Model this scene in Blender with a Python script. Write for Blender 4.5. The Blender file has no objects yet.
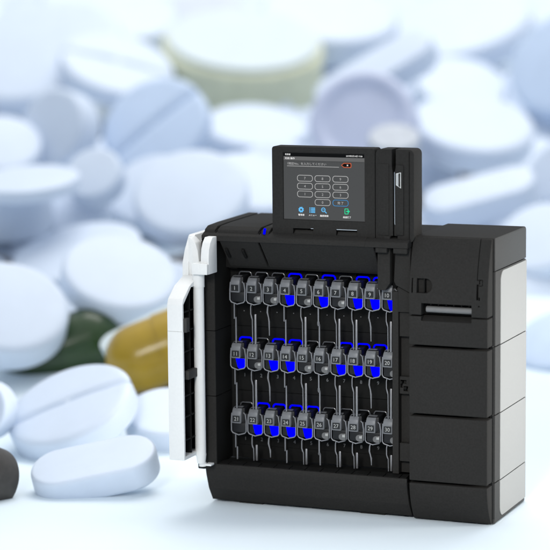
import bpy, bmesh, math, random
from mathutils import Vector, Matrix
random.seed(7)
scene = bpy.context.scene
C = scene.collection
PI = math.pi

# ------------------------------------------------------------ helpers
def mat(name, col, rough=.5, spec=.5, metal=0., bump=0., bscale=400., var=0., vscale=6., emit=None, estr=1., coat=0., sss=0.):
    m = bpy.data.materials.new(name); m.use_nodes = True
    nt = m.node_tree; b = nt.nodes['Principled BSDF']
    b.inputs['Base Color'].default_value = (*col, 1)
    b.inputs['Roughness'].default_value = rough
    b.inputs['Specular IOR Level'].default_value = spec
    b.inputs['Metallic'].default_value = metal
    b.inputs['Coat Weight'].default_value = coat
    if sss:
        b.inputs['Subsurface Weight'].default_value = sss
        b.inputs['Subsurface Radius'].default_value = (.05, .05, .05)
    tc = nt.nodes.new('ShaderNodeTexCoord')
    if var:
        n = nt.nodes.new('ShaderNodeTexNoise'); n.inputs['Scale'].default_value = vscale; n.inputs['Detail'].default_value = 5
        r = nt.nodes.new('ShaderNodeValToRGB')
        r.color_ramp.elements[0].position = .3; r.color_ramp.elements[1].position = .7
        r.color_ramp.elements[0].color = (*[c * (1 - var) for c in col], 1)
        r.color_ramp.elements[1].color = (*[min(1, c * (1 + var)) for c in col], 1)
        nt.links.new(tc.outputs['Object'], n.inputs['Vector']); nt.links.new(n.outputs['Fac'], r.inputs['Fac'])
        nt.links.new(r.outputs['Color'], b.inputs['Base Color'])
    if bump:
        n = nt.nodes.new('ShaderNodeTexNoise'); n.inputs['Scale'].default_value = bscale; n.inputs['Detail'].default_value = 3
        bp = nt.nodes.new('ShaderNodeBump'); bp.inputs['Strength'].default_value = bump; bp.inputs['Distance'].default_value = .001
        nt.links.new(tc.outputs['Object'], n.inputs['Vector']); nt.links.new(n.outputs['Fac'], bp.inputs['Height'])
        nt.links.new(bp.outputs['Normal'], b.inputs['Normal'])
    if emit:
        b.inputs['Emission Color'].default_value = (*emit, 1); b.inputs['Emission Strength'].default_value = estr
    return m

M = {
 'black':  mat('black_moulded_plastic', (.0285, .0275, .0262), .62, .02, bump=.25, bscale=900, var=.10, vscale=260),
 'inner':  mat('dark_inner_plastic', (.0110, .0110, .0106), .6, .05, bump=.2, bscale=900, var=.08, vscale=200),
 'side':   mat('black_plastic_side_lit', (.046, .045, .043), .55, .12, bump=.25, bscale=900, var=.08, vscale=260),  # black plastic made lighter, putting the stronger side light into its colour
 'gap':    mat('black_gap', (.004, .004, .004), .8, .1),
 'white':  mat('white_abs_plastic', (.80, .80, .785), .4, .3, bump=.1, bscale=700, var=.015, vscale=200),
 'panel':  mat('light_grey_side_panel', (.275, .272, .262), .5, .3, bump=.2, bscale=800, var=.02, vscale=220),
 'shade':  mat('grey_abs_plastic', (.46, .47, .47), .5, .3, bump=.1, bscale=700, var=.03, vscale=80),
 'steel':  mat('brushed_steel', (.24, .24, .25), .4, .5, metal=.5, var=.1, vscale=90),
 'dsteel': mat('dull_steel', (.13, .13, .135), .45, .5, metal=.7, var=.15, vscale=90),
 'cap':    mat('grey_key_cap', (.155, .16, .17), .42, .35, bump=.1, bscale=900, var=.05, vscale=150),
 'frame':  mat('grey_wire_frame', (.20, .205, .22), .4, .5, var=.08, vscale=90),
 'dark':   mat('key_holder_dark', (.010, .0105, .012), .45, .25, var=.1, vscale=120),
 'chrome': mat('chrome', (.8, .8, .8), .2, .5, metal=1.),
 'clear':  mat('smoky_light_guide', (.075, .078, .085), .25, .5),
 'numplate': mat('number_window', (.012, .012, .012), .3, .4),
 'pad':    mat('pale_pad', (.36, .36, .35), .35, .4),
 'dimink': mat('number_ink', (.42, .42, .41), .6, .3),
 'ink':    mat('white_ink', (.75, .75, .73), .6, .3),
 'greyink': mat('grey_ink', (.22, .22, .22), .6, .3),
 'knobm': mat('pale_knob', (.13, .13, .13), .35, .4, var=.05, vscale=90),
 'roller': mat('grey_roller', (.16, .16, .16), .4, .4, var=.05, vscale=90),
 'led':    mat('blue_led', (0, 0, 0), .6, 0., emit=(.0, .0, 1), estr=1.15),
 'screen': mat('screen_glow', (.01, .01, .01), .35, .15, emit=(.060, .062, .063), estr=1.),
 'scr_blk': mat('screen_black', (.002, .002, .002), .4, .1),
 'scr_bar': mat('screen_grey', (.01, .01, .01), .4, .1, emit=(.12, .12, .12)),
 'scr_line': mat('screen_dim_line', (.01, .01, .01), .4, .1, emit=(.035, .035, .035)),
 'scr_w':  mat('screen_white', (.01, .01, .01), .4, .1, emit=(.95, .95, .95)),
 'scr_g':  mat('screen_lightgrey', (.01, .01, .01), .4, .1, emit=(.46, .46, .46)),
 'scr_b':  mat('screen_blue', (.01, .01, .01), .4, .1, emit=(.12, .50, .90)),
 'scr_b2': mat('screen_button_blue', (.01, .01, .01), .4, .1, emit=(.04, .26, .58)),
 'scr_gr': mat('screen_green', (.01, .01, .01), .4, .1, emit=(.01, .72, .33)),
 'scr_o':  mat('screen_orange', (.01, .01, .01), .4, .1, emit=(.55, .10, .035)),
}

def mesh(name, bm, m, parent=None, smooth=35, label=None):
    """link a bmesh given in world coordinates as ONE mesh object under its parent"""
    bmesh.ops.recalc_face_normals(bm, faces=bm.faces)
    me = bpy.data.meshes.new(name)
    off = Vector((0, 0, 0)); q = parent
    while q: off += q.location; q = q.parent
    bmesh.ops.translate(bm, vec=-off, verts=bm.verts)
    bm.to_mesh(me); bm.free()
    if smooth:
        for p in me.polygons: p.use_smooth = True
        me.set_sharp_from_angle(angle=math.radians(smooth))
    for mm in (m if isinstance(m, (list, tuple)) else [m]): me.materials.append(mm)
    o = bpy.data.objects.new(name, me); C.objects.link(o); o.parent = parent
    if label: o['label'] = label
    return o

def thing(name, label, cat, loc, group=None):
    o = bpy.data.objects.new(name, None); C.objects.link(o); o.location = loc; o.empty_display_size = .02
    o['label'] = label; o['category'] = cat
    if group: o['group'] = group
    return o

def merge(bm, nb):
    me = bpy.data.meshes.new('tmp'); nb.to_mesh(me); nb.free(); bm.from_mesh(me); bpy.data.meshes.remove(me)

def box(bm, x0, x1, y0, y1, z0, z1, bev=0., seg=2):
    nb = bmesh.new(); bmesh.ops.create_cube(nb, size=1)
    for v in nb.verts:
        v.co = Vector((x0 + (v.co.x + .5) * (x1 - x0), y0 + (v.co.y + .5) * (y1 - y0), z0 + (v.co.z + .5) * (z1 - z0)))
    if bev: bmesh.ops.bevel(nb, geom=list(nb.edges), offset=bev, segments=seg, affect='EDGES', profile=.5)
    merge(bm, nb); return bm

def B(*a, **k): return box(bmesh.new(), *a, **k)

def prism(bm, poly, a0, a1, axis='X', bev=0., seg=2):
    """extrude a polygon; axis X: poly is (y,z); Y: (x,z); Z: (x,y)"""
    nb = bmesh.new()
    def co(p, a):
        return {'X': (a, p[0], p[1]), 'Y': (p[0], a, p[1]), 'Z': (p[0], p[1], a)}[axis]
    A = [nb.verts.new(co(p, a0)) for p in poly]; D = [nb.verts.new(co(p, a1)) for p in poly]
    nb.faces.new(A); nb.faces.new(D[::-1])
    n = len(poly)
    for i in range(n): nb.faces.new((A[i], D[i], D[(i + 1) % n], A[(i + 1) % n]))
    bmesh.ops.recalc_face_normals(nb, faces=nb.faces)
    if bev: bmesh.ops.bevel(nb, geom=list(nb.edges), offset=bev, segments=seg, affect='EDGES', profile=.5)
    merge(bm, nb); return bm

def rrect(x0, x1, z0, z1, r, n=6):
    P = []
    for cx, cz, a in ((x1 - r, z1 - r, 0), (x0 + r, z1 - r, 90), (x0 + r, z0 + r, 180), (x1 - r, z0 + r, 270)):
        for i in range(n + 1):
            t = math.radians(a + 90 * i / n); P.append((cx + r * math.cos(t), cz + r * math.sin(t)))
    return P

def ring(bm, outer, inner, y0, y1):
    nb = bmesh.new(); n = len(outer)
    V = [[nb.verts.new((p[0], y, p[1])) for p in L] for y in (y0, y1) for L in (outer, inner)]
    for i in range(n):
        j = (i + 1) % n
        nb.faces.new((V[0][i], V[0][j], V[1][j], V[1][i])); nb.faces.new((V[2][i], V[3][i], V[3][j], V[2][j]))
        nb.faces.new((V[0][i], V[2][i], V[2][j], V[0][j])); nb.faces.new((V[1][i], V[1][j], V[3][j], V[3][i]))
    merge(bm, nb); return bm

def tube(bm, pts, r, n=8, flat=1.):
    """tube through points; r may be a list; flat squeezes along Y"""
    nb = bmesh.new(); pts = [Vector(p) for p in pts]
    rs = r if isinstance(r, (list, tuple)) else [r] * len(pts)
    rows = []
    for i, p in enumerate(pts):
        t = (pts[min(i + 1, len(pts) - 1)] - pts[max(i - 1, 0)]).normalized()
        a = t.cross(Vector((0, 1, 0)))
        if a.length < .1: a = t.cross(Vector((0, 0, 1)))
        a.normalize(); b = t.cross(a).normalized()
        rows.append([nb.verts.new(p + rs[i] * (a * math.cos(2 * PI * k / n) + b * math.sin(2 * PI * k / n) * flat)) for k in range(n)])
    for A, D in zip(rows, rows[1:]):
        for k in range(n): nb.faces.new((A[k], A[(k + 1) % n], D[(k + 1) % n], D[k]))
    nb.faces.new(rows[0]); nb.faces.new(rows[-1][::-1])
    merge(bm, nb); return bm

def cyl(bm, c, r, h, axis='Z', n=32, bev=0., r2=None):
    nb = bmesh.new(); bmesh.ops.create_cone(nb, cap_ends=True, segments=n, radius1=r, radius2=r if r2 is None else r2, depth=h)
    if axis == 'X': bmesh.ops.rotate(nb, matrix=Matrix.Rotation(PI / 2, 3, 'Y'), verts=nb.verts)
    if axis == 'Y': bmesh.ops.rotate(nb, matrix=Matrix.Rotation(PI / 2, 3, 'X'), verts=nb.verts)
    bmesh.ops.translate(nb, vec=c, verts=nb.verts)
    if bev:
        bmesh.ops.bevel(nb, geom=[e for e in nb.edges if len(e.link_faces) == 2 and e.calc_face_angle() > 1], offset=bev, segments=2, affect='EDGES')
    merge(bm, nb); return bm

def cut(o, *cutters):
    """boolean difference, applied at once"""
    for bm in cutters:
        bmesh.ops.recalc_face_normals(bm, faces=bm.faces)
        me = bpy.data.meshes.new('cutter'); off = o.matrix_world.translation if False else Vector((0, 0, 0))
        q = o.parent
        while q: off = off + q.location; q = q.parent
        bmesh.ops.translate(bm, vec=-off, verts=bm.verts)
        bm.to_mesh(me); bm.free(); me.materials.append(o.data.materials[0])
        c = bpy.data.objects.new('cutter', me); C.objects.link(c); c.parent = o.parent
        md = o.modifiers.new('b', 'BOOLEAN'); md.operation = 'DIFFERENCE'; md.object = c; md.solver = 'EXACT'
        bpy.context.view_layer.update()
        ev = o.evaluated_get(bpy.context.evaluated_depsgraph_get())
        new = bpy.data.meshes.new_from_object(ev); o.modifiers.clear(); old = o.data; o.data = new; new.name = o.name
        bpy.data.objects.remove(c); bpy.data.meshes.remove(me)
    for p in o.data.polygons: p.use_smooth = True
    o.data.set_sharp_from_angle(angle=math.radians(35))

def text_bm(s, x, y, z, size, width=None, align='CENTER', bold=0., ext=.0002):
    """text standing in the XZ plane, facing -Y, centred on (x, z)"""
    cu = bpy.data.curves.new('txt', 'FONT'); cu.body = s; cu.size = 1; cu.align_x = 'LEFT'; cu.offset = bold; cu.resolution_u = 3
    o = bpy.data.objects.new('txt', cu); C.objects.link(o); bpy.context.view_layer.update()
    me = bpy.data.meshes.new_from_object(o.evaluated_get(bpy.context.evaluated_depsgraph_get()))
    bpy.data.objects.remove(o)
    bm = bmesh.new(); bm.from_mesh(me); bpy.data.meshes.remove(me)
    if not bm.verts: return bm
    xs = [v.co.x for v in bm.verts]; ys = [v.co.y for v in bm.verts]
    w, h = max(xs) - min(xs), max(ys) - min(ys); cx, cy = (max(xs) + min(xs)) / 2, (max(ys) + min(ys)) / 2
    sz = size / h; sx = width / w if width else sz
    for v in bm.verts:
        u = (v.co.x - (min(xs) if align == 'LEFT' else cx)) * sx; t = (v.co.y - cy) * sz
        v.co = Vector((x + u, y, z + t))
    return bm
def addtext(bm, *a, **k): merge(bm, text_bm(*a, **k)); return bm

# ------------------------------------------------------------ camera
F_ = Vector((-0.37405891, 0.91718768, -0.13728323)); R_ = Vector((0.92638867, 0.37646062, -0.00902439)); U_ = Vector((-0.04340467, 0.13055328, 0.99049072))
CP = Vector((1.39109015, -4.56778076, 1.19347871))
cam = bpy.data.cameras.new('camera'); co = bpy.data.objects.new('camera', cam); C.objects.link(co)
mw = Matrix((R_, U_, -F_)).transposed().to_4x4(); mw.translation = CP; co.matrix_world = mw
cam.sensor_width = 36; cam.lens = 2359.12 / 550 * 36; cam.clip_end = 200; cam.clip_start = .1
cam.dof.use_dof = True; cam.dof.focus_distance = 4.98; cam.dof.aperture_fstop = 2.0
scene.camera = co
# ------------------------------------------------------------ the key cabinet
cab = thing('key_cabinet', 'black key management cabinet with raised touch screen, open white door and grey side panel', 'key cabinet', (-.32, .13, 0))
# --- left shell
bm = B(-.640, -.610, 0, .266, .092, .583, bev=.002)
o = mesh('left_wall', bm, M['inner'], cab)
cut(o, B(-.66, -.60, -.01, .3, .3822, .3838), B(-.66, -.60, -.01, .3, .2402, .2418), B(-.6335, -.6315, -.01, .004, .1, .57))
po = mesh('left_post', B(-.6402, -.6108, -.0022, -.0002, .0930, .5760, bev=.0006, seg=1), M['black'], cab)
cut(po, B(-.66, -.60, -.01, .01, .3822, .3838), B(-.66, -.60, -.01, .01, .2402, .2418), B(-.6335, -.6322, -.01, .01, .1, .57))
# --- back of the key bay
bm = B(-.6098, -.1765, .0845, .262, .092, .5835)
for z in (.383, .241): pass
o = mesh('back_panel', bm, M['inner'], cab)
cut(o, B(-.605, -.2, .08, .087, .3822, .3836), B(-.605, -.2, .08, .087, .2402, .2416), B(-.605, -.2, .08, .086, .3255, .3263), B(-.605, -.2, .08, .086, .183, .1838), B(-.605, -.2, .08, .086, .120, .1208))
# raised guides on the back panel, one strip per column
for r, z0 in enumerate((.395, .252, .110)):
    for k in range(11):
        x = -.597 + .0384 * k
        mesh('back_rib', B(x - .0018, x + .0018, .0805, .0846, z0, z0 + .060, bev=.0008, seg=1), M['inner'], cab)
bm = bmesh.new()
for r, z in enumerate((.416, .2755, .1345)):
    for k in range(9):
        addtext(bm, str(k + 1) if r else '·', -.581 + .0384 * k + .0022, .0838, z, .0075 if r else .002)
mesh('column_number', bm, M['greyink'], cab, smooth=0)
# --- top block with its inward sloping underside
bm = prism(bmesh.new(), [(0, .577), (0, .588), (.003, .590), (.012, .594), (.040, .602), (.06, .6045), (.262, .607), (.266, .603), (.266, .5838), (.0846, .5838), (.0846, .577)], -.6405, -.2700, bev=.0008, seg=1)
mesh('top_cover', prism(bmesh.new(), [(0, .577), (0, .588), (.003, .590), (.012, .5935), (.040, .5960), (.260, .5965), (.260, .5838), (.0846, .5838), (.0846, .577)], -.2702, -.1765, bev=.0006, seg=1), M['black'], cab)
o = mesh('top_cover', bm, M['black'], cab)
cut(o, prism(bmesh.new(), [(.010, .58), (.010, .597), (.02, .600), (.05, .610), (.30, .615), (.30, .613), (.055, .6015), (.016, .5925)], -.6130, -.6105), prism(bmesh.new(), [(.010, .58), (.010, .597), (.02, .600), (.05, .610), (.30, .615), (.30, .613), (.055, .6015), (.016, .5925)], -.5130, -.5100))
# low humps of the cover between the grooves
bm = bmesh.new()
for x0, x1 in ((-.639, -.6145), (-.609, -.5145), (-.5085, -.490)):
    prism(bm, [(.010, .592), (.014, .600), (.03, .6065), (.08, .6085), (.255, .6105), (.255, .600), (.04, .600)], x0, x1, bev=.0022)
mesh('cover_hump', bm, M['black'], cab)
mesh('status_lamp', tube(bmesh.new(), [(-.500, .010, .594), (-.4985, .012, .6065)], .0028), M['led'], cab)
def flap(x0, x1, skew0, skew1):
    # plate from the front lip down and inwards
    bm = bmesh.new(); t = .006
    A = [(x0, .003, .5775), (x1, .003, .5775), (x1 + skew1, .061, .516), (x0 + skew0, .061, .516)]
    Bk = [(p[0], p[1] + t * .7, p[2] + t * .7) for p in A]
    V = [bm.verts.new(p) for p in A + Bk]
    for f in ((0, 1, 2, 3), (7, 6, 5, 4), (0, 4, 5, 1), (1, 5, 6, 2), (2, 6, 7, 3), (3, 7, 4, 0)): bm.faces.new([V[i] for i in f])
    bmesh.ops.recalc_face_normals(bm, faces=bm.faces)
    bmesh.ops.bevel(bm, geom=list(bm.edges), offset=.001, segments=2, affect='EDGES')
    return bm
mesh('sloping_flap', flap(-.6005, -.5125, .0, .0), M['black'], cab)
mesh('sloping_flap', flap(-.5085, -.2520, .0, -.006), M['black'], cab)
bm = bmesh.new()
box(bm, -.6098, -.1765, .060, .0845, .513, .577)
mesh('bay_ceiling', bm, M['inner'], cab)
for x in (-.590, -.552):
    bm = prism(bmesh.new(), [(.0165, .5605), (.0140, .5555), (.0330, .5375), (.0375, .5395)], x - .003, x + .003, bev=.001)
    mesh('flap_catch', bm, M['inner'], cab)
bm = bmesh.new()
for x in (-.478, -.396, -.318, -.262):
    prism(bm, [(x - .004, .5128), (x + .004, .5128), (x, .5045)], .074, .084, axis='Y')
box(bm, -.604, -.585, .062, .082, .5105, .5128)
mesh('ceiling_clip', bm, M['gap'], cab)

# --- right hand strip of the bay
mesh('lock_strip', B(-.2235, -.1765, .046, .0840, .096, .577), M['black'], cab)
mesh('lock_strip_edge', B(-.2195, -.2060, .0270, .0458, .0955, .483, bev=.0006, seg=1), M['black'], cab)
mesh('lock_cover', B(-.2055, -.1775, .032, .0462, .388, .4395, bev=.0008, seg=1), M['black'], cab)
lk = mesh('lock_cover', B(-.2055, -.1775, .032, .0462, .266, .303, bev=.0008, seg=1), M['black'], cab)
mesh('lock_cover', B(-.2055, -.1775, .032, .0462, .122, .161, bev=.0008, seg=1), M['black'], cab)
cut(lk, B(-.2035, -.198, .02, .042, .279, .296), B(-.199, -.190, .02, .042, .288, .296), B(-.1965, -.1865, .02, .04, .272, .283))
mesh('shoulder_panel', prism(bmesh.new(), [(-.2090, .5765), (-.1768, .5765), (-.1768, .482), (-.2085, .4975), (-.2125, .5060)], .018, .0462, axis='Y', bev=.001), M['black'], cab)
mesh('shoulder_panel', prism(bmesh.new(), [(-.2060, .494), (-.1768, .4795), (-.1768, .4405), (-.2055, .4405), (-.2055, .484), (-.2075, .486)], .024, .0462, axis='Y', bev=.001), M['black'], cab)
mesh('shoulder_panel', prism(bmesh.new(), [(-.2480, .5765), (-.2205, .5765), (-.2205, .5020), (-.2310, .4860), (-.2480, .4860)], .016, .060, axis='Y', bev=.001), M['black'], cab)
mesh('latch', cyl(B(-.2030, -.1990, .030, .043, .2880, .2935, bev=.001), (-.1925, .036, .279), .003, .012, 'Y'), M['inner'], cab)
# swipe channel: dark inner walls that run down from the reader
mesh('swipe_channel', prism(bmesh.new(), [(-.2215, .5770), (-.2085, .5770), (-.2085, .508), (-.2140, .490), (-.2290, .484), (-.2230, .500)], .040, .0455, axis='Y'), M['gap'], cab)
bm = bmesh.new()
box(bm, -.2475, -.2225, .0016, .0165, .5665, .5765, bev=.001)
box(bm, -.2085, -.1785, .0016, .0165, .5660, .5765, bev=.001)
mesh('shoulder_ledge', bm, M['black'], cab)

# --- base
bm = prism(bmesh.new(), [(.000, .0920), (-.001, .082), (.003, .066), (.0155, .034), (.036, .005), (.262, .005), (.262, .0800), (.0065, .0800), (.0065, .0920)], -.6380, -.1790, bev=.0012)
mesh('base_tray', bm, M['black'], cab)
mesh('base_tray_end', B(-.6560, -.6384, -.0008, .03, .0785, .0920, bev=.003, seg=3), M['black'], cab)
bm = B(-.6320, -.1830, .0068, .0840, .0802, .0895)
for k in range(13):
    x = -.6245 + k * .0355
    prism(bm, [(.0080, .0890), (.0085, .0925), (.0330, .0945), (.0345, .0890)], x + .0010, min(x + .0345, -.1835), bev=.0006, seg=1)
mesh('tray_comb', bm, M['inner'], cab)
for x in (-.55, -.27, -.05):
    for y in (.042, .210): mesh('foot_pad', B(x - .028, x + .028, y, y + .030, 0, .0052, bev=.001), M['black'], cab)

# --- control module on the right
mesh('module_core', B(-.1705, -.0085, .0362, .262, .012, .585), M['gap'], cab)
def ppanel(name, poly, x0=-.1735, x1=-.0040, m='black', bev=.0018, lab=None):
    return mesh(name, prism(bmesh.new(), poly, x0, x1, bev=bev, seg=2), M[m], cab, label=lab)
def curved(z0, z1, top):
    P = []
    if top:
        P = [(.036, z0), (0, z0)] + [(.0300 * max(0, (t - .15)) ** 2.0 / .7225, z0 + (z1 - z0) * t) for t in [i / 10 for i in range(1, 11)]] + [(.036, z1)]
    else:
        P = [(.036, z1), (0, z1)] + [(.0300 * t ** 2.0, z1 + (z0 - z1) * t) for t in [i / 10 for i in range(1, 11)]] + [(.0365, z0)]
    return P
o = ppanel('control_panel', curved(.4405, .5995, True))
sl = B(-.1470, -.0385, -.01, .022, .4350, .4655)
th = prism(bmesh.new(), [(-.1575, .5165), (-.1575, .4860), (-.138, .4860)] + [(-.138 + .0145 * math.sin(t), .50125 - .01525 * math.cos(t)) for t in [PI * i / 10 for i in range(1, 10)]] + [(-.138, .5165)], -.01, .016, axis='Y')
gr = B(-.0285, -.0270, -.01, .05, .5180, .62)
cut(o, sl, th, B(-.1685, -.1655, -.01, .010, .4860, .5165), gr, B(-.0285, -.0240, -.01, .012, .4770, .5090), B(-.0235, -.0215, -.01, .010, .5090, .5180), B(-.0285, -.0170, -.01, .008, .5165, .5190), B(-.0235, -.0210, -.01, .010, .4760, .4830), B(-.0170, -.0158, -.01, .01, .5060, .519), B(-.0240, -.0160, -.01, .006, .5055, .5070), B(-.0245, -.0215, -.01, .006, .4625, .4655))
mesh('thumb_lock', B(-.1430, -.1405, .004, .015, .4865, .5160, bev=.0006), M['inner'], cab)
mesh('slot_recess', B(-.1468, -.0387, .020, .0355, .4405, .4653), M['gap'], cab)
mesh('paper_roller', cyl(bmesh.new(), (-.0890, .0120, .4520), .0066, .0995, 'X', bev=.0006), M['roller'], cab)
bm = bmesh.new()
for k in range(6): box(bm, -.128 + k * .0165, -.1265 + k * .0165, .0035, .012, .4615, .4652)
mesh('slot_tooth', bm, M['inner'], cab)
o = ppanel('front_drawer', [(.036, .3780), (0, .3780), (0, .4375), (.036, .4375)])
cut(o, prism(bmesh.new(), [(-.01, .4285), (-.01, .450), (.02, .450), (.02, .4375), (.002, .4285)], -.1470, -.0385))
ppanel('front_panel', [(.036, .2335), (0, .2335), (0, .3720), (.036, .3720)], bev=.0024)
ppanel('front_panel', [(.036, .0905), (0, .0905), (0, .2275), (.036, .2275)], bev=.0024)
ppanel('front_plinth', curved(.0030, .0850, False))
# side shell
mesh('module_top', prism(bmesh.new(), [(.0370, .5330), (.0370, .5990), (.0395, .6010), (.2600, .6010), (.2660, .5960), (.2660, .5330)], -.1740, -.0012, bev=.0012), M['black'], cab)
mesh('top_side_cover', prism(bmesh.new(), [(.0372, .5330), (.0372, .5985), (.0395, .6005), (.2600, .6005), (.2655, .5955), (.2655, .5330)], -.0045, .0002, bev=.0012), M['side'], cab)
mesh('side_shell', B(-.012, 0, .0420, .264, .0030, .5315, bev=.0015), M['side'], cab)
o = mesh('side_panel', prism(bmesh.new(), [(q[0], q[1]) for q in [(.2655, .5285)] + [(.0965 - .0215 * math.sin(t), .5070 + .0215 * math.cos(t)) for t in [PI / 2 * i / 8 for i in range(9)]] + [(.0965 - .0215 * math.cos(t), .0310 - .0215 * math.sin(t)) for t in [PI / 2 * i / 8 for i in range(9)]] + [(.2655, .0095)]], -.003, .0016, bev=.0006, seg=1), M['panel'], cab)
cut(o, *[B(-.01, .01, .06, .30, z - .0011, z + .0011) for z in (.3755, .2315, .0885)])
o2 = [o for o in cab.children if o.name.startswith('side_shell')][0]
cut(o2, *[B(-.0060, .01, .03, .30, z - .0012, z + .0012) for z in (.3755, .2315, .0885)])
mesh('back_cover', B(-.1740, -.0005, .2622, .2700, .012, .530, bev=.001), M['panel'], cab)
bm = bmesh.new()
for z in (.49, .42, .115, .10, .215): cyl(bm, (-.012, .2705, z), .004, .003, 'Y', n=12)
mesh('rear_screw', bm, M['shade'], cab)
mesh('module_bottom', B(-.1715, -.001, .040, .266, .0015, .0115, bev=.0008), M['side'], cab)

# --- monitor and card reader
mon = mesh('screen_housing', prism(bmesh.new(), rrect(-.4850, -.2545, .5895, .7805, .006), .020, .060, axis='Y', bev=.0015), M['black'], cab)
cut(mon, B(-.4600, -.2770, .01, .0225, .6265, .7690))
cut(mon, B(-.4380, -.3920, .01, .034, .58, .6085), B(-.3410, -.2940, .01, .034, .58, .6085))
for x0, x1 in ((-.4355, -.3925), (-.3385, -.2945)):
    mesh('hinge_cover', prism(bmesh.new(), [(.0215, .5890), (.0215, .5990), (.0250, .6040), (.0330, .6060), (.0339, .5890)], x0, x1, bev=.0008), M['black'], cab)
bm = B(-.3975, -.3920, .0195, .0205, .6083, .6094); box(bm, -.3395, -.2945, .0194, .0205, .6083, .6096)
mesh('hinge_trim', bm, M['chrome'], cab)
mesh('screen_stand', prism(bmesh.new(), [(.060, .60), (.060, .70), (.075, .66), (.12, .606), (.12, .60)], -.45, -.29, bev=.002), M['inner'], cab)
S = mesh('touch_screen', B(-.4590, -.2780, .0222, .0232, .6275, .7680), M['screen'], cab, smooth=0)
y = .0218
mesh('status_bar', B(-.4588, -.2782, y, .0221, .7600, .7678), M['scr_blk'], S, smooth=0)
mesh('title_bar', B(-.4588, -.2782, y + .0001, .0221, .7520, .7597), M['scr_bar'], S, smooth=0)
bm = bmesh.new()
for x0, x1 in ((-.4580, -.4000), (-.3990, -.3640), (-.3600, -.3370), (-.3345, -.3010), (-.2990, -.2790)): box(bm, x0, x1, y, .0221, .7500, .7505)
mesh('divider_line', bm, M['scr_line'], S, smooth=0)
mesh('entry_line', B(-.4510, -.3345, y, .0221, .7392, .7401), M['scr_g'], S, smooth=0)
y2 = .0216
bm = bmesh.new()
addtext(bm, '利用者', -.4555, y2, .7640, .0040, align='LEFT', bold=.01)
addtext(bm, '2019年5月14日 17:00', -.3005, y2, .7636, .0038, width=.036, bold=.01)
addtext(bm, '利用 操作', -.4555, y2, .7558, .0042, width=.022, align='LEFT', bold=.012)
mesh('status_text', bm, M['scr_w'], S, smooth=0)
bm = bmesh.new()
addtext(bm, '（暗証No。を入力してください', -.4500, y2, .7450, .0056, width=.087, align='LEFT')
mesh('prompt_text', bm, M['scr_g'], S, smooth=0)
cols = (-.4110, -.3715, -.3315); rows = (.7145, .6978, .6812, .6646)
kt = {(0, 0): '7', (1, 0): '8', (2, 0): '9', (0, 1): '4', (1, 1): '5', (2, 1): '6', (0, 2): '1', (1, 2): '2', (2, 2): '3', (1, 3): '0', (2, 3): '完 了'}
for (c, r), s in kt.items():
    x, z = cols[c], rows[r]; w, h = .0352, .0136
    blue = s == '完 了'
    bm = ring(bmesh.new(), rrect(x - w / 2, x + w / 2, z - h / 2, z + h / 2, h * .42), rrect(x - w / 2 + .0011, x + w / 2 - .0011, z - h / 2 + .0011, z + h / 2 - .0011, h * .42 - .0011), y, .0221)
    if blue:
        mesh('confirm_button', bm, M['scr_b2'], S, smooth=0)
        mesh('button_text', text_bm(s, x, y2, z, .0058, bold=.01), M['scr_g'], S, smooth=0)
    else:
        addtext(bm, s, x, y2, z, .0052)
        mesh('number_button', bm, M['scr_g'], S, smooth=0)
hexo = lambda g: [(-.3290 - g * 1.2, .7440), (-.3235 - g * .4, .7482 + g), (-.3085 + g, .7482 + g), (-.3075 + g, .7440), (-.3085 + g, .7398 - g), (-.3235 - g * .4, .7398 - g)]
bm = ring(bmesh.new(), hexo(.0008), hexo(-.0006), y, .0221)
mesh('delete_button', bm, M['scr_o'], S, smooth=0)
mesh('delete_fill', prism(bmesh.new(), hexo(-.0007), y + .0001, .0221, axis='Y'), M['scr_blk'], S, smooth=0)
mesh('delete_cross', text_bm('×', -.3155, y2, .7440, .0034, bold=.03), M['scr_w'], S, smooth=0)
def circ(x, z, r, n=24): return [(x + r * math.cos(2 * PI * i / n), z + r * math.sin(2 * PI * i / n)) for i in range(n)]
# gear
g = [(-.4200 + (.0062 if (i // 2) % 2 else .0053) * math.cos(2 * PI * i / 32), .6480 + (.0062 if (i // 2) % 2 else .0053) * math.sin(2 * PI * i / 32)) for i in range(32)]
bm = ring(bmesh.new(), g, [( -.4200 + .0021 * math.cos(2 * PI * i / 32), .6480 + .0021 * math.sin(2 * PI * i / 32)) for i in range(32)], y, .0221)
mesh('gear_icon', bm, M['scr_b'], S, smooth=0)
bm = bmesh.new()
for k in range(4):
    z = .6522 - k * .0030; box(bm, -.4012, -.3992, y, .0221, z - .0010, z + .0010); box(bm, -.3978, -.3885, y, .0221, z - .0010, z + .0010)
mesh('list_icon', bm, M['scr_b'], S, smooth=0)
bm = ring(bmesh.new(), circ(-.3700, .6492, .0048), circ(-.3700, .6492, .0032), y, .0221)
prism(bm, [(-.3672, .6452), (-.3660, .6464), (-.3622, .6428), (-.3634, .6414)], y, .0221, axis='Y'); box(bm, -.3722, -.3678, y, .0221, .6486, .6497)
mesh('search_icon', bm, M['scr_b'], S, smooth=0)
bm = ring(bmesh.new(), rrect(-.3225, -.3140, .6415, .6535, .001, 1), rrect(-.3212, -.3153, .6428, .6522, .0006, 1), y, .0221)
prism(bm, [(-.3185, .6463), (-.3150, .6463), (-.3150, .6440), (-.3105, .6476), (-.3150, .6512), (-.3150, .6489), (-.3185, .6489)], y2, y, axis='Y')
mesh('exit_icon', bm, M['scr_gr'], S, smooth=0)
bm = bmesh.new()
addtext(bm, '管理者', -.4195, y2, .6372, .0042, width=.0140, bold=.012); addtext(bm, 'メニュー', -.3940, y2, .6370, .0034, width=.0175, bold=.006)
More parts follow.
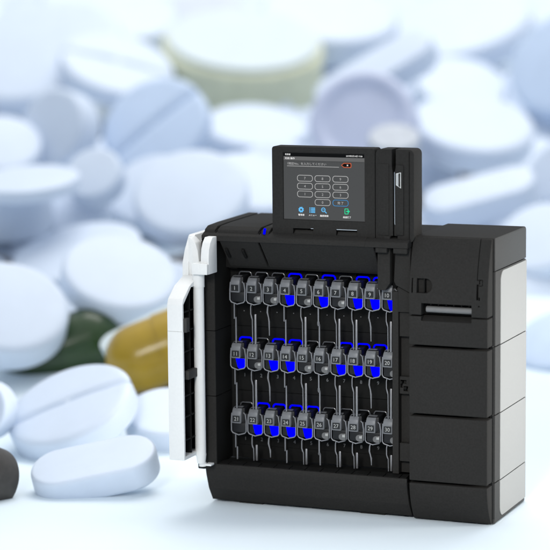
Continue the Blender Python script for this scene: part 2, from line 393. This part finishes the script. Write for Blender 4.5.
addtext(bm, '履歴検索', -.3680, y2, .6365, .0042, width=.0190, bold=.012); addtext(bm, '画面終了', -.3170, y2, .6352, .0042, width=.0175, bold=.012)
mesh('icon_caption', bm, M['scr_w'], S, smooth=0)

rd = mesh('card_reader', prism(bmesh.new(), rrect(-.2530, -.1690, .5870, .7800, .011, 5), .020, .072, axis='Y', bev=.0009, seg=2), M['black'], cab)
cut(rd, B(-.2175, -.2085, .01, .055, .7440, .80), prism(bmesh.new(), [(-.2175, .7445), (-.2085, .7445), (-.2122, .7280), (-.2152, .7280)], .01, .0551, axis='Y'), B(-.2152, -.2122, .01, .0549, .60, .7285), B(-.2200, -.2050, .01, .0552, .58, .6004))
mesh('reader_channel', B(-.2225, -.2030, .050, .0555, .59, .7790), M['gap'], rd)
bm = bmesh.new()
box(bm, -.2490, -.2235, .0185, .0202, .6010, .7500, bev=.0008); box(bm, -.2080, -.1910, .0165, .0202, .6020, .7480, bev=.0015)
box(bm, -.2330, -.2205, .0160, .0202, .5905, .5995, bev=.0006)
mesh('reader_rail', bm, M['black'], rd)
bm = bmesh.new(); box(bm, -.1795, -.1786, .0185, .0203, .592, .776); 
mesh('reader_groove', bm, M['gap'], rd)
mesh('steel_guide', tube(bmesh.new(), [(-.2108, .0190, .7330), (-.2104, .0190, .6270), (-.2098, .0190, .6240)], .0008), M['chrome'], rd)
tr = lambda g: [(-.2065 - g * .3, .7300 + g), (-.1965 + g, .7325 + g), (-.1965 + g, .7005 - g), (-.2065 - g * .3, .7070 - g)]
bm = ring(bmesh.new(), tr(.0004), tr(-.0008), .0155, .0164)
mesh('card_symbol', bm, M['ink'], rd)
mesh('symbol_fill', prism(bmesh.new(), [(-.2065, .7295), (-.2015, .7307), (-.2015, .7040), (-.2065, .7072)], .0158, .0164, axis='Y'), M['shade'], rd)

# --- open white door at the left
prof = [(-.104, .118), (-.104, .452), (-.098, .464), (-.066, .487), (-.0165, .504), (-.0165, .118)]
dr = mesh('cabinet_door', prism(bmesh.new(), prof, -.6760, -.6405, bev=.0015), M['white'], cab)
cut(dr, B(-.680, -.636, -.106, -.1025, .3945, .3957), prism(bmesh.new(), [(-.098, .126), (-.098, .452), (-.058, .484), (-.010, .484), (-.010, .126)], -.6660, -.630))
bm = prism(bmesh.new(), [(-.0975, .1265), (-.0975, .4515), (-.0585, .4835), (-.0170, .4835), (-.0170, .1265)], -.6655, -.6600)
for z in (.159, .209, .254, .300, .349, .393, .434): box(bm, -.6605, -.6440, -.0970, -.0175, z - .0015, z + .0015)
box(bm, -.6605, -.6440, -.060, -.057, .127, .480)
mesh('door_liner', bm, M['inner'], dr)
mesh('door_spine', B(-.6640, -.6412, -.0178, .0300, .118, .488), M['inner'], dr)
mesh('door_catch', B(-.6460, -.6330, -.1000, -.0840, .3930, .4230, bev=.0015), M['side'], dr)
mesh('door_catch', B(-.6480, -.6360, -.0850, -.0380, .2895, .3080, bev=.001), M['side'], dr)
# curved head of the door, wrapping back along the cabinet side
bm = prism(bmesh.new(), [(-.018, .490), (-.016, .530), (-.004, .556), (.017, .584), (.022, .5865), (.170, .5870), (.170, .490)], -.6790, -.6640, bev=.002)
prism(bm, [(-.6655, .490), (-.6655, .5835), (-.6600, .5835), (-.6490, .573), (-.6435, .556), (-.6410, .535), (-.6410, .490)], -.014, .016, axis='Y', bev=.002)
mesh('door_head', bm, M['white'], cab)
mesh('head_shadow_gap', B(-.6500, -.6406, .018, .16, .50, .578, bev=.001), M['shade'], cab)
bm = cyl(bmesh.new(), (-.6355, -.030, .300), .0115, .370, 'Z', n=40)
cyl(bm, (-.6355, -.030, .4950), .0130, .030, 'Z', n=40, bev=.001)
cyl(bm, (-.6345, -.030, .1090), .0090, .020, 'Z', n=32, r2=.0112)
mesh('hinge_tube', bm, M['white'], cab)
mesh('hinge_pin', cyl(B(-.6260, -.6120, -.030, -.012, .0930, .0975, bev=.001), (-.6330, -.026, .0955), .008, .008, 'Z', n=20), M['white'], cab)
bm = prism(bmesh.new(), [(-.046, .5105), (-.046, .545), (-.0435, .563), (-.036, .577), (-.024, .5875), (-.002, .5875), (-.002, .5105)], -.6225, -.6040, bev=.0012)
prism(bm, [(-.055, .5110), (-.055, .5325), (-.052, .5340), (-.010, .5340), (-.010, .5110)], -.6395, -.6215, bev=.0015)
prism(bm, [(-.6400, .5108), (-.6045, .5108), (-.6045, .5325), (-.6080, .5345), (-.6400, .5345)], -.0545, -.0440, axis='Y', bev=.0012)
mesh('hinge_bracket', bm, M['white'], cab)
# ------------------------------------------------------------ thirty key holders
LIT = {4, 6, 8, 9, 10, 11, 13, 14, 17, 18, 19, 22, 23, 24, 25}
ROWZ = (.4728, .3297, .1871)
data = {}
def shared(name, key, build, m, parent, smooth=35):
    if key not in data:
        bm = build(); bmesh.ops.recalc_face_normals(bm, faces=bm.faces)
        me = bpy.data.meshes.new(name); bm.to_mesh(me); bm.free()
        if smooth:
            for p in me.polygons: p.use_smooth = True
            me.set_sharp_from_angle(angle=math.radians(smooth))
        me.materials.append(m); data[key] = me
    o = bpy.data.objects.new(name, data[key]); C.objects.link(o); o.parent = parent; return o
# local coordinates: origin on the back panel behind the number
def cap_bm():
    P = [(-.0500, -.0100), (-.0500, .0090), (-.0480, .0160), (-.0430, .0215), (-.0350, .0245), (-.0180, .0250), (-.0180, -.0100)]
    return prism(bmesh.new(), P, -.0105, .0105, bev=.0014)
def body_bm():
    bm = prism(bmesh.new(), [(-.0420, -.0320), (-.0420, .0230), (-.0080, .0270), (0, .0270), (0, -.0320)], -.0095, .0165, bev=.002)
    prism(bm, [(-.0470, -.030), (-.0470, -.009), (-.0400, -.009), (-.0400, -.030)], -.0095, .0210, bev=.001)
    return bm
def frame_bm():
    P = [(-.0108, -.0480, .012), (-.0122, -.0480, -.004), (-.0122, -.0480, -.0265), (-.0090, -.0480, -.0312), (.0045, -.0480, -.0352), (.0190, -.0480, -.0312), (.0222, -.0480, -.0268), (.0225, -.0480, -.004), (.0200, -.0470, .0100), (.0150, -.0440, .0130)]
    return tube(bmesh.new(), P, .00125, n=8)
def lever_bm():
    return box(B(.0165, .0235, -.0460, -.0180, -.0130, .0120, bev=.0018), .0108, .0170, -.0445, -.0180, -.0090, -.0070, bev=.0008)
def loop_bm():
    P = []
    for cx, cz, a in ((.0040, .0240, 180), (.0215, .0240, 90)):
        for i in range(5):
            t = math.radians(a - 22.5 * i); P.append((cx + .0060 * math.cos(t), -.0210, cz + .0080 * math.sin(t)))
    P = [(-.0020, -.0210, .0020)] + P + [(.0275, -.0210, .0000)]
    return P
def lit_bm(): return prism(bmesh.new(), [(-.0005, -.0105), (.0212, -.0105), (.0212, -.0305), (.0070, -.0325), (.0040, -.0290)], -.0484, -.0465, axis='Y', bev=.0003, seg=1)
def knob_bm():
    bm = cyl(bmesh.new(), (.0130, -.0500, -.0225), .0070, .006, 'Y', n=20, bev=.0015)
    return box(bm, .0120, .0218, -.0535, -.0470, -.0300, -.0150, bev=.0015)
def pad_bm(): return B(.0150, .0216, -.0550, -.0534, -.0225, -.0170, bev=.0006)
def shaft(v, low=False):
    bm = bmesh.new(); y = -.046
    if v == 0:
        box(bm, -.0050, -.0026, y, y + .003, -.0680, -.0345, bev=.0006, seg=1); box(bm, -.0020, .0008, y + .001, y + .004, -.1200, -.0640, bev=.0006, seg=1)
    if v == 1:
        tube(bm, [(-.0020, y, -.034), (-.0035, y, -.040), (-.0035, y, -.055), (-.0015, y, -.062), (.0000, y, -.068), (.0005, y, -.120)], [.0012, .0012, .0013, .0017, .0012, .0010], n=8)
        box(bm, .0022, .0072, y + .004, y + .008, -.1220, -.0560, bev=.0018)
    if v == 2:
        tube(bm, [(-.0010, y, -.034), (-.0028, y, -.040), (-.0035, y, -.050), (-.0008, y, -.061), (.0005, y, -.070), (.0008, y, -.092), (.0008, y, -.100)], [.0012, .0017, .0019, .0015, .0020, .0012, .0011], n=8)
    if v == 3:
        box(bm, -.0040, -.0010, y, y + .003, -.0740, -.0345, bev=.0006, seg=1); box(bm, -.0030, .0000, y + .003, y + .006, -.1200, -.0700, bev=.0006, seg=1)
        box(bm, -.0050, .0000, y, y + .003, -.0720, -.0640, bev=.0008, seg=1)
    if low:
        for q in bm.verts:
            if q.co.z < -.060: q.co.z = -.060 + (q.co.z + .060) * .50
    return bm
SV = [0, 1, 2, 0, 1, 3, 1, 1, 2, 1]
rown = ['top', 'middle', 'bottom']
for r in range(3):
    for k in range(10):
        n = r * 10 + k + 1; lit = n in LIT
        lab = 'grey key holder showing number %d, %s, in the %s row of the cabinet' % (n, 'glowing blue' if lit else 'unlit', rown[r])
        t = thing('key_holder', lab, 'key holder', (-.5790 + .03845 * k, .0835, ROWZ[r] + (.0004 * k if False else 0)), 'numbered key holders hanging in the cabinet')
        shared('cap', 'cap', cap_bm, M['cap'], t)
        shared('body', 'body', body_bm, M['dark'], t)
        w = shared('number_window', 'win', lambda: prism(bmesh.new(), rrect(-.0083, .0083, -.0068, .0068, .0008, 2), -.0506, -.0500, axis='Y'), M['numplate'], t, 0)
        d = shared('number', 'num%d' % n, lambda: text_bm(str(n), 0, -.0509, 0, .0082, bold=.0), M['dimink'], w, 0)
        shared('wire_frame', 'frame', frame_bm, M['frame'], t)
        shared('lever', 'lever', lever_bm, M['dark'], t)
        shared('loop', 'loop%d' % lit, lambda: tube(bmesh.new(), loop_bm(), .0019 if lit else .0014, n=8), M['led'] if lit else M['clear'], t)
        if lit:
            shared('light_window', 'lit', lit_bm, M['led'], t)
        elif n not in (1, 21):
            shared('knob', 'knob', knob_bm, M['knobm'], t); shared('knob_pad', 'pad', pad_bm, M['pad'], t)
        v = SV[k]
        kk = shared('key', 'key%d%d' % (v, r == 2), lambda: shaft(v, r == 2), M['steel'] if v != 3 else M['steel'], t)
PILLS = [
    ('oblong', [-0.918, 0.029, 0.049], [0.001, -0.413, 0.911], [0.889, 0.417, 0.188], 0.142, 0.071, 0.062, None, 'white', 'white oblong tablet lying nearest on the bare surface at lower left'),
    ('round', [-1.158, 0.392, 0.094], [-0.135, -0.463, 0.876], [0.837, 0.421, 0.351], 0.158, 0.0, 0.066, 0, 'white', 'white scored round tablet leaning just behind the oblong tablet at lower left'),
    ('round', [-0.973, 0.537, 0.063], [0.119, -0.366, 0.923], [0.918, 0.394, 0.037], 0.106, 0.0, 0.057, None, 'white', 'white round tablet half hidden behind the lower end of the open white door'),
    ('round', [-1.135, -0.089, 0.04], [-0.234, -0.881, 0.411], [0.3, 0.337, 0.892], 0.075, 0.0, 0.073, None, 'grey', 'speckled grey tablet cut by the left edge near the lowest white tablets'),
    ('round', [-1.333, 0.278, 0.113], [0.036, -0.964, 0.262], [0.116, 0.264, 0.957], 0.071, 0.0, 0.076, None, 'white', 'white tablet edge cut by the left edge above the speckled grey tablet'),
    ('capsule', [-1.126, 0.845, 0.178], [0.014, -0.636, 0.771], [0.843, 0.423, 0.333], 0.154, 0.09, 0.0, None, 'amber', 'glossy amber gelatin capsule beside the open white door'),
    ('oblong', [-1.205, 0.96, 0.215], [-0.188, -0.495, 0.848], [0.811, 0.409, 0.418], 0.152, 0.044, 0.036, None, 'cream', 'added cream oblong standing in for the highlight along the top of the amber capsule'),  # pale highlight of the amber capsule, built as an added tablet
    ('capsule', [-1.517, 1.034, 0.123], [0.021, -0.639, 0.769], [0.829, 0.441, 0.344], 0.167, 0.084, 0.0, None, 'green', 'dark green gelatin capsule under the large white tablets at left'),
    ('capsule', [-1.182, 0.927, 0.075], [0.086, -0.476, 0.875], [0.902, 0.41, 0.134], 0.068, 0.034, 0.0, None, 'brown', 'dark brown capsule in shadow beneath the amber capsule'),
    ('round', [-1.617, 0.901, 0.232], [0.389, -0.47, 0.792], [0.896, 0.392, -0.208], 0.169, 0.0, 0.082, None, 'white', 'large plain white tablet cut by the left edge above the green capsule'),
    ('round', [-1.422, 1.2, 0.298], [0.36, -0.398, 0.844], [0.906, 0.364, -0.215], 0.161, 0.0, 0.066, None, 'white', 'large plain white tablet above the amber capsule'),
    ('round', [-1.756, 1.609, 0.293], [-0.053, -0.343, 0.938], [0.891, 0.409, 0.199], 0.195, 0.0, 0.052, None, 'white', 'wide white tablet tucked behind the two large plain tablets at left'),
    ('round', [-2.128, 1.84, 0.397], [0.041, -0.164, 0.986], [0.92, 0.39, 0.027], 0.154, 0.0, 0.129, None, 'white', 'thick white tablet with a tall blue-shaded rim at the left edge'),
    ('round', [-1.974, 2.022, 0.375], [0.152, -0.732, 0.664], [0.848, 0.442, 0.292], 0.113, 0.0, 0.083, None, 'white', 'small pale blue tablet right of the thick one at left edge'),
    ('round', [-1.792, 2.217, 0.416], [0.006, -0.696, 0.718], [0.821, 0.413, 0.393], 0.146, 0.0, 0.073, None, 'white', 'white round tablet under the blue tinted scored tablet'),
    ('round', [-1.571, 2.021, 0.434], [0.169, -0.642, 0.748], [0.901, 0.408, 0.147], 0.178, 0.0, 0.073, None, 'white', 'broad plain white tablet behind the cabinet top left corner'),
    ('round', [-1.964, 2.624, 0.594], [-0.002, -0.821, 0.571], [0.734, 0.387, 0.558], 0.188, 0.0, 0.067, 5, 'blue', 'pale blue tinted round tablet with a diagonal score line at upper left'),
    ('round', [-2.374, 3.158, 0.76], [0.379, -0.334, 0.863], [0.898, 0.357, -0.256], 0.21, 0.0, 0.069, 0, 'white', 'faint white tablet with a blurred score above the blue tinted tablet'),
    ('round', [-2.046, 3.55, 0.76], [0.195, -0.313, 0.929], [0.926, 0.372, -0.069], 0.304, 0.0, 0.193, None, 'yellow', 'thick tablet with a greenish yellow rim near the top centre'),
    ('round', [-1.794, 3.07, 0.543], [0.197, -0.282, 0.939], [0.926, 0.368, -0.084], 0.189, 0.0, 0.086, None, 'white', 'white tablet directly under the greenish yellow rimmed tablet'),
    ('round', [-1.876, 3.339, 0.492], [0.043, -0.405, 0.914], [0.911, 0.39, 0.13], 0.181, 0.0, 0.067, None, 'yellow', 'pale yellow tablet lowest under the greenish yellow rimmed one'),
    ('round', [-1.881, 4.029, 0.901], [0.236, -0.338, 0.911], [0.927, 0.359, -0.107], 0.271, 0.0, 0.116, None, 'white', 'broad white tablet at the top edge right of the yellow rimmed tablet'),
    ('oblong', [-1.457, 3.397, 0.74], [-0.181, -0.631, 0.754], [0.79, 0.364, 0.494], 0.235, 0.093, 0.089, None, 'white', 'white oblong tablet slanting up to the right above the monitor'),
    ('ring', [-1.312, 2.876, 0.595], [0.162, -0.9, 0.405], [0.832, 0.345, 0.434], 0.18, 0.0, 0.145, None, 'lilac', 'white tablet tinted lilac for its shaded face, standing nearly upright with a raised rim right behind the monitor'),
    ('round', [-1.108, 2.583, 0.566], [0.149, -0.42, 0.895], [0.931, 0.365, 0.016], 0.083, 0.0, 0.061, None, 'pgrey', 'small greyish pill lying in front of the dished tablet'),
    ('round', [-1.337, 3.997, 0.641], [0.289, -0.436, 0.852], [0.932, 0.331, -0.147], 0.178, 0.0, 0.104, None, 'white', 'white tablet standing behind the tilted tablet at upper right'),
    ('round', [-1.061, 3.271, 0.55], [0.236, -0.352, 0.906], [0.934, 0.341, -0.111], 0.215, 0.0, 0.097, None, 'white', 'tilted white tablet with a clear rim at upper right above the cabinet'),
    ('round', [-0.931, 4.056, 0.732], [-0.144, -0.868, 0.475], [0.669, 0.268, 0.693], 0.216, 0.0, 0.13, None, 'blue', 'large bluish tablet cut by the right edge at upper right'),
    ('round', [-1.574, 4.667, 0.839], [-0.075, -0.398, 0.914], [0.895, 0.378, 0.238], 0.326, 0.0, 0.109, None, 'white', 'broad pale tablet at the top edge right of centre'),
    ('oblong', [-0.866, 2.74, 0.375], [-0.011, -0.535, 0.845], [0.898, 0.366, 0.244], 0.188, 0.078, 0.105, None, 'white', 'white oblong tablet lying just above the right end of the cabinet'),
    ('round', [-0.697, 3.072, 0.43], [-0.388, -0.826, 0.409], [0.401, 0.249, 0.882], 0.107, 0.0, 0.075, None, 'white', 'small white tablet at the right edge under the large bluish tablet'),
    ('round', [-0.586, 2.497, 0.269], [-0.066, -0.666, 0.743], [0.853, 0.348, 0.388], 0.143, 0.0, 0.095, None, 'white', 'white tablet at the right edge beside the dark top cover of the cabinet'),
    ('round', [-0.33, 1.785, 0.051], [-0.126, -0.558, 0.82], [0.85, 0.366, 0.38], 0.123, 0.0, 0.14, None, 'blue', 'blue shaded tablet at the right edge beside the pale side panel'),
    ('round', [-1.019, 2.838, 0.235], [0.151, -0.467, 0.871], [0.934, 0.356, 0.029], 0.132, 0.0, 0.083, None, 'white', 'white tablet almost hidden behind the printer module of the cabinet'),
    ('round', [-2.242, 2.45, 0.593], [-0.253, -0.919, 0.302], [0.271, 0.233, 0.934], 0.14, 0.0, 0.1, None, 'white', 'rounded white tablet standing left of the blue tinted one'),
    ('round', [-2.391, 2.306, 0.532], [0.314, -0.533, 0.785], [0.903, 0.422, -0.075], 0.138, 0.0, 0.092, None, 'white', 'white tablet at the left edge level with the blue tinted one'),
    ('round', [-1.951, 1.677, 0.499], [0.008, -0.18, 0.984], [0.917, 0.394, 0.065], 0.156, 0.0, 0.038, None, 'white', 'thin flat white tablet above the thick blue rimmed one'),
    ('round', [-1.879, 1.982, 0.49], [0.059, -0.787, 0.615], [0.779, 0.421, 0.465], 0.093, 0.0, 0.072, None, 'white', 'small white tablet between the thin flat one and the broad plain one'),
    ('round', [-2.723, 3.263, 0.792], [-0.007, -0.57, 0.822], [0.857, 0.421, 0.299], 0.311, 0.0, 0.102, None, 'white', 'very pale broad tablet fading into the top left'),
    ('round', [-2.718, 3.803, 0.93], [0.308, -0.305, 0.901], [0.911, 0.368, -0.187], 0.274, 0.0, 0.099, None, 'white', 'very pale tablet at the top edge left of centre'),
    ('round', [-2.549, 4.273, 0.896], [0.029, -0.423, 0.906], [0.905, 0.397, 0.156], 0.203, 0.0, 0.094, None, 'lilac', 'pale lilac tablet at the top edge behind the yellow rimmed one'),
    ('round', [-1.454, 5.258, 0.837], [-0.122, -0.6, 0.791], [0.848, 0.35, 0.397], 0.257, 0.0, 0.107, None, 'white', 'bluish white tablet at the top right behind the larger ones'),
    ('round', [-1.527, 2.369, 0.429], [0.332, -0.403, 0.853], [0.916, 0.352, -0.19], 0.16, 0.0, 0.072, None, 'white', 'white tablet peeking out left of the monitor'),
    ('round', [-1.267, 3.279, 0.385], [0.425, -0.376, 0.823], [0.897, 0.299, -0.326], 0.154, 0.0, 0.079, None, 'white', 'pale tablet peeking out between the monitor and the oblong tablet'),
]
# ------------------------------------------------------------ surface that rises under the heap
Fh = Vector((-0.37763442, 0.92595477, 0)); Rh = Vector((0.92595477, 0.37763442, 0))
def lerp(x, xs, ys):
    if x <= xs[0]: return ys[0]
    for a, b, c, d in zip(xs, xs[1:], ys, ys[1:]):
        if x <= b: return c + (d - c) * (x - a) / (b - a)
    return ys[-1]
def base_z(d, l):
    s = .55 * max(0, min(1, (l - .05) / .5))
    return lerp(d - s, [5.5, 6, 6.5, 7.3, 8, 8.6, 9.3, 12, 16], [0, .04, .12, .25, .38, .53, .70, 1.25, 1.9])
bm = bmesh.new(); ds = [-1, 1, 3, 4, 4.6, 5, 5.3] + [5.5 + .15 * i for i in range(46)] + [13, 14, 16]; ls = [-8, -5, -3.5] + [-3 + .2 * i for i in range(31)] + [3.5, 5, 8]
G = [[bm.verts.new(Vector((CP.x, CP.y, 0)) + Fh * d + Rh * l + Vector((0, 0, base_z(d, l)))) for l in ls] for d in ds]
for A, D in zip(G, G[1:]):
    for i in range(len(ls) - 1): bm.faces.new((A[i], A[i + 1], D[i + 1], D[i]))
M['table'] = mat('white_surface', (.80, .89, .95), .6, .2, bump=.03, bscale=60, var=.012, vscale=3)
g = mesh('ground', bm, M['table'], None, smooth=60); g['kind'] = 'structure'

# ------------------------------------------------------------ tablets and capsules
PM = {
 'white': mat('white_tablet', (.69, .765, .88), .45, .35, bump=.25, bscale=70, var=.02, vscale=14),
 'blue': mat('pale_blue_tablet', (.60, .71, .88), .45, .35, bump=.25, bscale=70, var=.03, vscale=14),
 'lilac': mat('lilac_shade_tablet', (.62, .66, .82), .5, .3, bump=.25, bscale=70, var=.03, vscale=14),  # a lilac tablet, and the upright white one with its lavender shade in colour
 'yellow': mat('greenish_yellow_rim', (.74, .75, .54), .5, .3, bump=.25, bscale=70, var=.06, vscale=14),
 'under': mat('gap_shade_tablet', (.16, .15, .15), .6, .3, var=.2, vscale=12),  # darkened so the gaps between the white tablets look shaded
 'pgrey': mat('pale_grey_tablet', (.52, .55, .60), .5, .3, var=.1, vscale=30),
 'grey': mat('speckled_grey_tablet', (.075, .068, .062), .6, .3, bump=.2, bscale=60, var=.12, vscale=60),
 'amber': mat('amber_gelatin', (.40, .255, .012), .28, .5, var=.15, vscale=10, coat=.1),
 'cream': mat('cream_coating', (.66, .73, .74), .45, .3, var=.02, vscale=10),  # face of the yellow tablets; also colours the highlight put on the amber capsule
 'green': mat('green_gelatin', (.014, .045, .004), .35, .5, var=.2, vscale=8, coat=.3),
 'brown': mat('brown_gelatin', (.07, .025, .008), .3, .5, var=.2, vscale=8, coat=.3),
}
def basis(N, e1):
    N = Vector(N).normalized(); e1 = Vector(e1); e1 = (e1 - N * e1.dot(N)).normalized(); return Matrix((e1, N.cross(e1), N)).transposed()
def tablet_bm(a, th, score, dish=False, w=0, n=72):
    """round or oblong tablet with soft bevel, domed faces and an optional score line"""
    bm = bmesh.new(); b = min(th * .2, a * .09); R = []
    for i in range(13): R.append((i / 12 * (1 - b / a), 0))
    for i in range(1, 5):
        t = PI / 2 * i / 4; R.append((1 - b / a + b / a * math.sin(t), -b * (1 - math.cos(t))))
    def pt(s, ang, top, dz):
        c, sn = math.cos(ang), math.sin(ang)
        if w:
            L = a - w; x = w * s * c + (L * (1 if c >= 0 else -1)) * min(1, abs(c) * 6) * min(1, s * 3); y = w * s * sn; q = w
        else:
            x, y, q = a * s * c, a * s * sn, a
        z = th / 2 + dz
        if dz == 0:
            z += q * .05 * (1 - s * s)
            if dish: z -= a * .12 * max(0, min(1, (.80 - s) * 8))
        if top and score is not None:
            f = math.radians(score); u = -x * math.sin(f) + y * math.cos(f)
            z -= a * .075 * math.exp(-(u / (a * .055)) ** 2) * (1 if s < 1 else .0)
        return (x, y, z if top else -z)
    tops = []
    for top in (True, False):
        rows = [[bm.verts.new(pt(s, 2 * PI * k / n, top, dz)) for k in range(n)] for s, dz in R[1:]]
        cv = bm.verts.new(pt(0, 0, top, 0))
        for k in range(n): bm.faces.new((cv, rows[0][k], rows[0][(k + 1) % n]))
        for A, D in zip(rows, rows[1:]):
            for k in range(n): bm.faces.new((A[k], D[k], D[(k + 1) % n], A[(k + 1) % n]))
        tops.append(rows[-1])
    for k in range(n): bm.faces.new((tops[0][k], tops[0][(k + 1) % n], tops[1][(k + 1) % n], tops[1][k]))
    return bm
def capsule_bm(r, x0, x1, capl, capr, n=40):
    rows = []; bm = bmesh.new(); P = []
    if capl: P += [(x0 - r * math.cos(t), r * math.sin(t)) for t in [PI / 2 * i / 10 for i in range(1, 10)]]
    P += [(x0, r), (x1, r)]
    if capr: P += [(x1 + r * math.sin(t), r * math.cos(t)) for t in [PI / 2 * i / 10 for i in range(1, 10)]]
    rows = [[bm.verts.new((x, q * math.cos(2 * PI * k / n), q * math.sin(2 * PI * k / n))) for k in range(n)] for x, q in P]
    for A, D in zip(rows, rows[1:]):
        for k in range(n): bm.faces.new((A[k], A[(k + 1) % n], D[(k + 1) % n], D[k]))
    bm.faces.new(rows[0][::-1]); bm.faces.new(rows[-1]); return bm
def raw(name, bm, m, parent, mw=None):
    bmesh.ops.recalc_face_normals(bm, faces=bm.faces); me = bpy.data.meshes.new(name); bm.to_mesh(me); bm.free()
    for p in me.polygons: p.use_smooth = True
    me.set_sharp_from_angle(angle=math.radians(50)); me.materials.append(m)
    o = bpy.data.objects.new(name, me); C.objects.link(o); o.parent = parent
    if mw: o.matrix_world = mw
    return o
for (sh, c, N, e1, a, w, th, sc, col, lab) in PILLS:
    mw = basis(N, e1).to_4x4(); mw.translation = c
    if sh == 'capsule':
        t = thing('capsule', lab, 'capsule', (0, 0, 0)); t.matrix_world = mw
        L = a - w
        raw('capsule_body', capsule_bm(w, -L, 0, True, False), PM[col], t)
        raw('capsule_cap', capsule_bm(w * 1.04, -.05 * L, L, False, True), PM[col], t)
        continue
    if col == 'yellow':
        t = thing('tablet', lab, 'tablet', (0, 0, 0)); t.matrix_world = mw
        raw('rim', tablet_bm(a, th, None), PM['yellow'], t)
        bm = cyl(bmesh.new(), (0, 0, th / 2 + a * .022), a * .93, a * .06, 'Z', n=72, bev=a * .02)
        raw('face', bm, PM['cream'], t)
        continue
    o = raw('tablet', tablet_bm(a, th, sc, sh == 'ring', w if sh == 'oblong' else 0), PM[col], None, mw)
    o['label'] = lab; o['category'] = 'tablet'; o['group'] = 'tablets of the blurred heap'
# filler underneath and between them; dark ones put the gap shade into colour
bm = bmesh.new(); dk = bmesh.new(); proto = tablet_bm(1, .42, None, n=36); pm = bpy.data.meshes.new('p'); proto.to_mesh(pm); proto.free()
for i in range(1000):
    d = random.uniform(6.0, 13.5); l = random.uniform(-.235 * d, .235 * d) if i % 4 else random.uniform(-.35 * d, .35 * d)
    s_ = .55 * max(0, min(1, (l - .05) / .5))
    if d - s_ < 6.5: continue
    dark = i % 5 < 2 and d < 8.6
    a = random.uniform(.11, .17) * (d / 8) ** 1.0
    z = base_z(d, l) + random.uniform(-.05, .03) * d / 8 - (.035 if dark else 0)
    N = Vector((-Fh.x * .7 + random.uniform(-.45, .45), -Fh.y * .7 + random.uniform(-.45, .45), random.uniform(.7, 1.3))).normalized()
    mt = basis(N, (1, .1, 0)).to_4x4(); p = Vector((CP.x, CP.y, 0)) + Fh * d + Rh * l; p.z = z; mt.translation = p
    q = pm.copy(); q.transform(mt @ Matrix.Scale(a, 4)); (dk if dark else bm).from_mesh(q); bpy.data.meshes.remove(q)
o = raw('tablet_heap', bm, PM['white'], None)
o['kind'] = 'stuff'; o['label'] = 'mass of blurred white tablets lying under and behind the clearer ones'; o['category'] = 'tablets'
o = raw('gap_shade_heap', dk, PM['under'], None)
o['kind'] = 'stuff'; o['label'] = 'added dark tablets whose colour stands for the shade in the gaps of the heap'; o['category'] = 'tablets'

# ------------------------------------------------------------ light
w = bpy.data.worlds.new('World'); scene.world = w; w.use_nodes = True
bg = w.node_tree.nodes['Background']; bg.inputs['Strength'].default_value = 1
nt = w.node_tree; tc = nt.nodes.new('ShaderNodeTexCoord'); sx = nt.nodes.new('ShaderNodeSeparateXYZ'); rp = nt.nodes.new('ShaderNodeValToRGB')
nt.links.new(tc.outputs['Generated'], sx.inputs[0]); nt.links.new(sx.outputs['Z'], rp.inputs['Fac']); nt.links.new(rp.outputs['Color'], bg.inputs['Color'])
rp.color_ramp.elements[0].position = 0; rp.color_ramp.elements[0].color = (.18, .22, .28, 1)
rp.color_ramp.elements[1].position = .9; rp.color_ramp.elements[1].color = (.80, .86, .93, 1)
def area(name, loc, target, sx, sy, power, col):
    l = bpy.data.lights.new(name, 'AREA'); l.shape = 'RECTANGLE'; l.size = sx; l.size_y = sy; l.energy = power; l.color = col
    o = bpy.data.objects.new(name, l); C.objects.link(o); o.location = loc
    o.rotation_euler = (Vector(target) - Vector(loc)).to_track_quat('-Z', 'Y').to_euler(); return o
area('overhead_softbox', (-1.1, 4.2, 7.5), (-1.0, 2.4, 0), 6, 6, 440, (1, .985, .95))
area('side_softbox', (2.3, .9, .55), (0, .1, .35), .8, .8, 4.8, (1, .975, .93)).data.spread = math.radians(32)
area('front_softbox', (.2, -3.9, 2.1), (-.27, .0, .3), .9, .9, 2.8, (1, .975, .93)).data.spread = math.radians(24)
scene.view_settings.view_transform = 'Standard'; scene.view_settings.look = 'None'
scene.view_settings.exposure = 0
scene.render.engine = 'CYCLES'
scene.cycles.use_denoising = True
